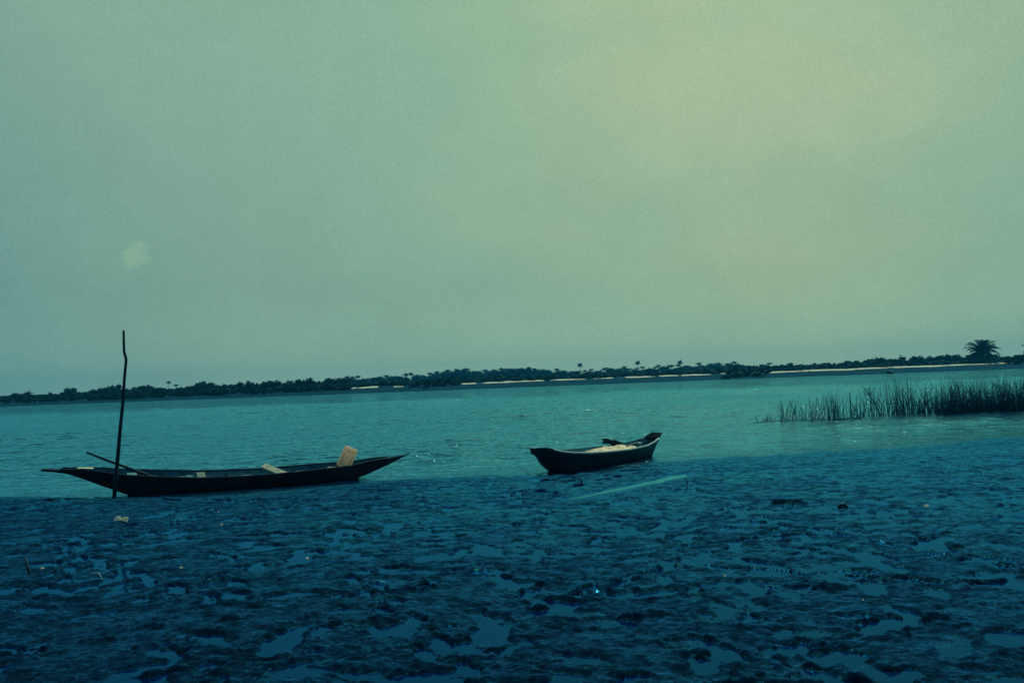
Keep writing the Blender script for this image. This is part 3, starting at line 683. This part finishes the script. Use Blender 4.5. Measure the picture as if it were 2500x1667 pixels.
# mooring pole
PP = [(276, 1214), (283, 1165), (289, 1100), (295, 1030), (300, 985), (304, 920), (308, 880), (307, 873), (303, 858), (302, 830), (302, 806)]
yb = at_z(277, 1213, .03).y
pts = [at_y(u, v, yb) for u, v in PP]; pts[0].z -= .25
mb = MB(); mb.tube(pts, [.042, .041, .038, .034, .031, .028, .027, .029, .026, .024, .022], 10)
base_p = pts[0].copy(); po = mb.build('mooring_pole', M['wood'], None, True); tag(po, 'tall thin crooked pole stuck upright in the mud before the long canoe', 'pole')

# second boat
A, B = at_z(1354, 1158, 0.0), at_z(1604, 1113, 0.0)
FB = Frame(A, B, 0.36)
TOPB = [(1305, 1097), (1318, 1095.5), (1335, 1095.5), (1352, 1099), (1375, 1104), (1400, 1106.5), (1440, 1107), (1480, 1104.5), (1510, 1101.5), (1540, 1098), (1566, 1092.5), (1583, 1088), (1600, 1078.5), (1610, 1070.5), (1616, 1058)]
BOTB = [(1300, 1107), (1318, 1112), (1335, 1118), (1352, 1126), (1375, 1138), (1400, 1149), (1424, 1157), (1430, 1155), (1440, 1152), (1480, 1148), (1510, 1144), (1540, 1139), (1570, 1132), (1590, 1126), (1604, 1112), (1611, 1085), (1616, 1060)]
HBB = [(1300, .05), (1318, .12), (1335, .20), (1352, .31), (1375, .44), (1400, .54), (1440, .62), (1500, .66), (1540, .62), (1570, .52), (1590, .40), (1604, .30), (1612, .22), (1616, .16)]
boat = thing('wooden_boat', 'short dark plank boat with a raised blunt end and a cream sheet aboard', 'boat', FB.o, FB.rz)
stb = []
for u in sorted(set([t[0] for t in TOPB] + list(range(1306, 1610, 9)))):
    hb = lerp_tab(HBB, u, 1); x, zn = FB.hit(u, lerp_tab(TOPB, u, 1), -hb); _, zk = FB.hit(u, lerp_tab(BOTB, u, 1), -hb * .55)
    stb.append((x, 0, max(zk, -.06) if 1420 <= u <= 1604 else zk, zn, zn + .0 + .0 * hb, hb, hb * .5))
stb.sort()
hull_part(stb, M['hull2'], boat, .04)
xa, xb = stb[9][0], stb[-2][0]
gunwale(stb, -1, xa, xb, .026, M['rim'], boat); gunwale(stb, 1, xa, xb, .02, M['hull2'], boat)
def end_deck(st, sel, mat, parent, name):
    dk = MB(); xs = [s_ for s_ in st if sel(s_[0])]
    for i in range(len(xs) - 1):
        a, b = xs[i], xs[i + 1]; q = 1.02
        A4 = [(a[0], -a[5] * q, a[3] + .004), (b[0], -b[5] * q, b[3] + .004), (b[0], b[5] * q, b[4] + .004), (a[0], a[5] * q, a[4] + .004)]
        vs = [(x_, y_, z_ + .025) for x_, y_, z_ in A4] + A4
        dk.add(vs, [(0, 1, 2, 3), (7, 6, 5, 4), (0, 4, 5, 1), (2, 6, 7, 3)] + ([(3, 7, 4, 0)] if i == 0 else []) + ([(1, 5, 6, 2)] if i == len(xs) - 2 else []))
    return dk.build(name, mat, parent)
xd = FB.hit(1352, 1099, -.3)[0]; end_deck(stb, lambda x: x <= xd, M['hull2'], boat, 'end_deck')
xe = stb[-1][0]; end_deck(stb, lambda x: x >= xe - .30, M['tar'], boat, 'transom_block')
for u, v in ((1567, 1092), (1440, 1107)):
    thwart(stb, FB.hit(u, v, -.5)[0], .24, M['wood'], boat, .07, .035)
for f in (.28, .38, .48, .58, .68, .78, .88):
    x = stb[0][0] + (stb[-1][0] - stb[0][0]) * f; hb = float(np.interp(x, [s_[0] for s_ in stb], [s_[5] for s_ in stb])); z0 = zsheer(stb, x, 2); mb = MB(); pts = []
    for k in range(-6, 7):
        q = k / 6; zs = zsheer(stb, x, 3); pts.append((x, q * (hb - .055), z0 + .055 + (zs - z0 - .08) * max(0, (abs(q) - .5) / .5)))
    mb.tube(pts, .022, 5); mb.build('rib', M['wood'], boat)
# cream sheet piled in the boat
p0, p1 = FB.pt(1452, 1094, 0.05), FB.pt(1540, 1090, 0.05)
nx_, ny_ = 34, 18; gx = np.linspace(0, 1, nx_); gy = np.linspace(-1, 1, ny_); vs = []
for i in range(nx_):
    for j in range(ny_):
        t_, s_ = gx[i], gy[j]; x = p0.x + (p1.x - p0.x) * t_ + .06 * float(pnoise(np.array(t_ * 5), np.array(s_ * 2.), 50))
        hbx = float(np.interp(x, [q_[0] for q_ in stb], [q_[5] for q_ in stb]))
        y = s_ * min(.42, hbx * .66); z = zsheer(stb, x) - .13 + .18 * (math.sin(math.pi * min(1, t_ * .9 + .05)) ** .45) * (1 - .55 * abs(s_) ** 2.2) + .075 * float(fbm(np.array(t_ * 5), np.array(s_ * 2.6), 52, 4))
        vs.append((x, y, z))
n_ = nx_ * ny_; vs2 = vs + [(x, y, z - .12) for x, y, z in vs]; fs = []
for i in range(nx_ - 1):
    for j in range(ny_ - 1):
        a = i * ny_ + j; fs.append((a, a + ny_, a + ny_ + 1, a + 1)); fs.append((n_ + a, n_ + a + 1, n_ + a + ny_ + 1, n_ + a + ny_))
bd_ = [i * ny_ for i in range(nx_)] + [(nx_ - 1) * ny_ + j for j in range(1, ny_)] + [i * ny_ + ny_ - 1 for i in range(nx_ - 2, -1, -1)] + [j for j in range(ny_ - 2, 0, -1)]
for a, b in zip(bd_, bd_[1:] + bd_[:1]): fs.append((b, a, n_ + a, n_ + b))
mb = MB(); mb.add(vs2, fs); wbuild(mb, 'sheet', M['cloth'], FB, 'cream coloured sheet heaped over the cargo of the short boat', 'sheet', True)
# dark leafy bundle poking over the far side
mb = MB(); rr = random.Random(4); yB = .50
def slab(mb, pts, th):
    n = len(pts); q = [FB.pt(u_, v_, yB) for u_, v_ in pts]; vs = q + [x + Vector((0, th, 0)) for x in q]
    mb.add(vs, [tuple(range(n))[::-1], tuple(range(n, 2 * n))] + [(k, (k + 1) % n, n + (k + 1) % n, n + k) for k in range(n)])
slab(mb, [(1476, 1070), (1486, 1070.5), (1497, 1079), (1505, 1084), (1480, 1083), (1475, 1080), (1481, 1077.5)], .10); yB = .44
slab(mb, [(1497, 1075), (1500, 1073), (1516, 1079), (1532, 1083), (1530, 1087), (1500, 1086)], .12)
wbuild(mb, 'paddle_blades', M['leaf'], FB, 'dark jagged bundle poking over the far side of the short boat', 'bundle')
mb = MB()
for k in range(6):
    p = FB.pt(1530 + k * 4, 1094 - k * 1.5, -.02); mb.tube([p, p + Vector((.1, .05, .05)), p + Vector((.2, .0, .02))], .028, 6)
wbuild(mb, 'rope_coil', M['wood'], FB, 'dark tangled rope beside the cream sheet in the short boat', 'rope', True)
mb = MB(); p = FB.pt(1560, 1084, .0); rounded_box(mb, .16, .10, .12, .03)
o = wbuild(mb, 'tin', M['glass'], FB, 'small greenish tin inside the pointed end of the short boat', 'tin', True); o.location = FB.world(p)

# tiny boat far out by the opposite mud bank
p = at_z(2172, 912.5, 0.0); sb = thing('distant_boat', 'tiny dark boat lying off the far mud bank beyond the reeds', 'boat', p, .25)
mpp = p.y / F_PX
st = [(t_ * 9 * mpp, 0, -.05 + .35 * abs(t_) ** 3 * mpp * 7, 5 * mpp + 1.5 * mpp * t_ * t_, 5 * mpp + 1.5 * mpp * t_ * t_, .55 * (1 - abs(t_) ** 2.5) + .03, .3 * (1 - abs(t_) ** 2.5) + .02) for t_ in np.linspace(-1, 1, 15)]
hull_mesh(st, .05).build('hull', M['hull'], sb)
mb = MB(); mb.box((0, 0, 4 * mpp), (.3, .9, .05)); mb.build('thwart', M['wood'], sb)
mb = MB(); rounded_box(mb, 5 * mpp, 3.2 * mpp, 3 * mpp, mpp)
o = mb.build('bundle', M['pale']); o.location = p + Vector((6.5 * mpp, .2, 5.5 * mpp)); tag(o, 'white bundle on the end of the tiny distant boat', 'bundle')

# ------------------------------------------------------------------ reeds
def stalk(mb, r, base, h, lean, az, rad, bend=0.3, leaves=1, n=5):
    d = Vector((math.cos(az), math.sin(az), 0)); pts = []
    for i in range(n + 1):
        t_ = i / n; pts.append(Vector(base) + d * (lean * t_ + bend * t_ * t_) * h + Vector((r.gauss(0, .018) * h * (i > 0), r.gauss(0, .018) * h * (i > 0), h * (t_ - 0.35 * bend * t_ * t_))))
    mb.tube(pts, [rad * (1 - .7 * i / n) for i in range(n + 1)], 3, False)
    for k in range(leaves):
        t_ = r.uniform(.3, .9); i = int(t_ * n); p = pts[i].lerp(pts[i + 1], t_ * n - i); a = r.random() * 6.28
        q = p + Vector((math.cos(a), math.sin(a), r.uniform(.5, 1.9))).normalized() * h * r.uniform(.10, .28)
        s_ = Vector((-math.sin(a), math.cos(a), 0)) * rad * .55; mb.add([p - s_, p + s_, q], [(0, 1, 2)])
def reed_patch(spots, seed, mat, label, kind=None, name='reed_clump', group='sparse reed clumps'):
    r = random.Random(seed); mb = MB(); c = at_z(spots[0][0], spots[0][1], 0)
    for u, v, n, hpx, su in spots:
        for k in range(n):
            uu = u + r.gauss(0, su); p = at_z(uu, v - (uu - u) * .0373 + r.uniform(-3, 3), 0); h = hpx * p.y / F_PX * r.uniform(.45, 1.05)
            mpx = p.y / F_PX
            stalk(mb, r, p - c - Vector((0, 0, .08)), h * (1.25 if not kind else 1.0), r.gauss(0, .24), r.random() * 6.28, mpx * r.uniform(.42, 1.0), r.uniform(0, .75) * r.random(), r.choice((1, 2, 3, 4)))
    o = mb.build(name, mat); o.location = c
    if kind: return tag(o, label, None, None, kind)
    return tag(o, label, 'reeds', group)
H_ = lambda u: 1030 - (u - 1840) * .047
reed_patch([(1855, 1029, 10, 18, 10), (1880, 1028, 12, 25, 9)], 1, M['reed'], 'lowest wispy reed tuft at the open water tip of the reed bed')
reed_patch([(1915, 1027, 22, 55, 9), (1935, 1026, 12, 45, 6)], 2, M['reed'], 'looping bent reeds beside the lowest wispy tuft')
reed_patch([(1965, 1025, 22, 36, 11), (1990, 1024, 18, 50, 8)], 3, M['reed'], 'short scraggy reed clump between the bent loop and the forked twigs')
reed_patch([(2020, 1024, 40, 58, 14), (2045, 1022, 26, 62, 8)], 4, M['reed'], 'thick bristly reed clump just before the lone upright stake')
reed_patch([(2078, 1021, 18, 40, 12), (2105, 1019, 20, 50, 10)], 5, M['reed'], 'thin reed clump around the lone upright stake')
reed_patch([(2130, 1016, 26, 70, 14), (2155, 1014, 18, 70, 10)], 6, M['reed'], 'open reed clump around the forked dead branch')
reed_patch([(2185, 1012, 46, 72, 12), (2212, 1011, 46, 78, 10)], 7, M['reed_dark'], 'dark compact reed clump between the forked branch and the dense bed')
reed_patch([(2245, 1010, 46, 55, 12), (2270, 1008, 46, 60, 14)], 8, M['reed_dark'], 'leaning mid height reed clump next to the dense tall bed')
spots = []
for u in range(2290, 2760, 8):
    hp = float(np.interp(u, [2290, 2310, 2360, 2400, 2440, 2500, 2760], [70, 98, 100, 84, 98, 92, 96])); spots.append((u, H_(u) + 2, 13, hp, 8)); spots.append((u + 4, H_(u) - 3, 10, hp * .8, 8))
    spots.append((u + 2, H_(u) + 1, 15, hp * .5, 7))
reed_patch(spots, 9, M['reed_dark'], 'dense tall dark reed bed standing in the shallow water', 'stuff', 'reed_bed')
# dead stake, forked branch and drifting stick among the reeds
mb = MB(); p = at_z(2078, 1020, 0); k = p.y / F_PX; mb.tube([p - Vector((0, 0, .2)), p + Vector((0, 0, 38 * k)), p + Vector((.01, 0, 62 * k))], [1.5 * k, 1.3 * k, 1.0 * k], 6)
tag(mb.build('stake', M['reed_dark']), 'lone straight upright stake among the sparse reeds', 'stake')
mb = MB(); p = at_z(2152, 1016, 0); pts = [p - Vector((0, 0, .1)), p + Vector((-12 * k, 0, 28 * k)), p + Vector((-26 * k, 0, 52 * k)), p + Vector((-44 * k, 0, 78 * k))]
mb.tube(pts, [1.6 * k, 1.4 * k, 1.1 * k, .6 * k], 6)
for a, dx, dz in ((1, -20, 18), (1, 14, 26), (2, 6, 26), (2, -14, 10), (1, -4, 30), (2, 16, 18)): mb.tube([pts[a], pts[a] + Vector((dx * .6 * k, .1, dz * .5 * k)), pts[a] + Vector((dx * k, .15, dz * k))], [1.0 * k, .8 * k, .4 * k], 5)
tag(mb.build('dead_branch', M['reed']), 'forked dead branch rising slantwise among the sparse reeds', 'branch')
mb = MB(); a, b = at_z(1835, 1032, .03), at_z(2112, 1019, .03); mb.tube([a, a.lerp(b, .3) + Vector((0, .1, .02)), a.lerp(b, .7) + Vector((0, -.1, .0)), b], [.008, .015, .02, .03], 6)
tag(mb.build('driftwood_log', M['reed']), 'long thin log floating along the foot of the sparse reeds', 'log')

# ------------------------------------------------------------------ small things on the mud
def crumple(name, u, v, w, h, d, mat, label, cat, seed):
    p = at_z(u, v, 0.08); p.z = mud_z(p.x, p.y); r = random.Random(seed); bm = bmesh.new(); bmesh.ops.create_icosphere(bm, subdivisions=3, radius=.5)
    for x in bm.verts:
        n = float(fbm(np.array(x.co.x * 3 + seed), np.array(x.co.y * 3 + x.co.z * 2.3), 70, 3)); x.co = Vector((x.co.x * w, x.co.y * d, x.co.z * h)) * (1 + .7 * n)
    me = bpy.data.meshes.new(name); bm.to_mesh(me); bm.free(); me.materials.append(mat); o = link(name, me); o.location = p + Vector((0, 0, h * .35)); o.rotation_euler = (0, r.uniform(-.2, .2), r.random() * .5)
    return tag(o, label, cat)
def flat_scrap(u0, v0, u1, v1, hpx, mat, label):
    p, q = at_z(u0, v0, .08), at_z(u1, v1, .08); k = p.y / F_PX; n = 9; mb = MB(); vs = []
    for i in range(n + 1):
        t_ = i / n; b = p.lerp(q, t_); b.z = mud_z(b.x, b.y) + .012; hh = hpx * k * (1 + .2 * math.sin(t_ * 9)) * (.75 if .35 < t_ < .6 else 1.0)
        vs += [b, b + Vector((0, .03 + .03 * math.sin(t_ * 7), hh)), b + Vector((0, .05 + .03 * math.sin(t_ * 7), hh)), b + Vector((0, .03, 0))]
    fs = [(i * 4 + a, (i + 1) * 4 + a, (i + 1) * 4 + (a + 1) % 4, i * 4 + (a + 1) % 4) for i in range(n) for a in range(4)] + [(0, 1, 2, 3), (n * 4 + 3, n * 4 + 2, n * 4 + 1, n * 4)]
    mb.add(vs, fs); return tag(mb.build('plastic_scrap', mat), label, 'litter')
flat_scrap(277, 1268, 309, 1274, 8, M['litter'], 'crumpled whitish plastic scrap on the mud below the mooring pole')
for i, (u, v, s_, lab) in enumerate([(104, 1395, 9, 'white shell beside the upright stick on the mud'), (541, 1282, 8, 'white shell on the mud below the middle of the long canoe'), (442, 1396, 9, 'white shell lying by a dark hole between two puddles'),
        (750, 1368, 10, 'yellowish shell at the edge of a teal puddle'), (2262, 1237, 13, 'pale elongated shell on the far mud below the reeds'), (533, 1248, 5, 'tiny white shell close under the long canoe'),
        (1803, 1366, 7, 'white shell beside the small teal puddle'), (1770, 1408, 8, 'white shell at the rim of a footprint'), (924, 1559, 8, 'small white shell on the smooth wet mud'), (2108, 1471, 6, 'small pale shell next to a dark hollow'),
        (2320, 1338, 6, 'pale shell on top of a dark mud clod')]):
    k = at_z(u, v, .08).y / F_PX; crumple('shell', u, v, s_ * .75 * k, s_ * .55 * k, s_ * .75 * k, M['litter'], lab, 'shell', i * 3 + 1)
def stick(pts, rad, label, mat=M['wood'], z=.06):
    p = at_z(*pts[0], z); p.z = mud_z(p.x, p.y) - .06; P = [p] + [at_y(u, v, p.y + .02) for u, v in pts[1:]]; mb = MB(); mb.tube(P, [rad * (1 - .3 * i / len(P)) for i in range(len(P))], 6)
    return tag(mb.build('stick', mat, None, True), label, 'stick')
stick([(75, 1410), (68, 1385), (61, 1362)], .013, 'short dark stick standing in the mud beside a white shell')
stick([(533, 1373), (528, 1357), (524, 1340)], .008, 'thin dark twig standing in the mud beyond the puddles')
stick([(254, 1422), (247, 1408), (240, 1398), (222, 1400)], .007, 'bent pale grass stem arching over a puddle', M['rim'])
stick([(312, 1432), (313, 1414), (311, 1404)], .005, 'faint thin twig standing between two puddles')
stick([(1424, 1180), (1418, 1172), (1412, 1166)], .02, 'short dark peg in the mud before the short boat')
stick([(2046, 1243), (2052, 1233), (2060, 1231), (2066, 1237), (2067, 1247)], .035, 'dark arched root looping out of the mud')
stick([(1680, 1180), (1676, 1173), (1672, 1167)], .012, 'small dark peg at the end of the smooth drag track')

# ------------------------------------------------------------------ haze over the river
hz = MB(); hz.box((0, 660, 18.5), (2900, 1720, 43)); HZ = hz.build('haze', None)
tag(HZ, kind='stuff')
hm, t, o = new_mat('river haze'); pv = N(t, 'ShaderNodeVolumePrincipled'); pv.inputs['Color'].default_value = (0.02, 0.52, 1.0, 1); pv.inputs['Density'].default_value = 0.00032; pv.inputs['Anisotropy'].default_value = 0.2
t.links.new(pv.outputs[0], o.inputs['Volume']); HZ.data.materials.append(hm)
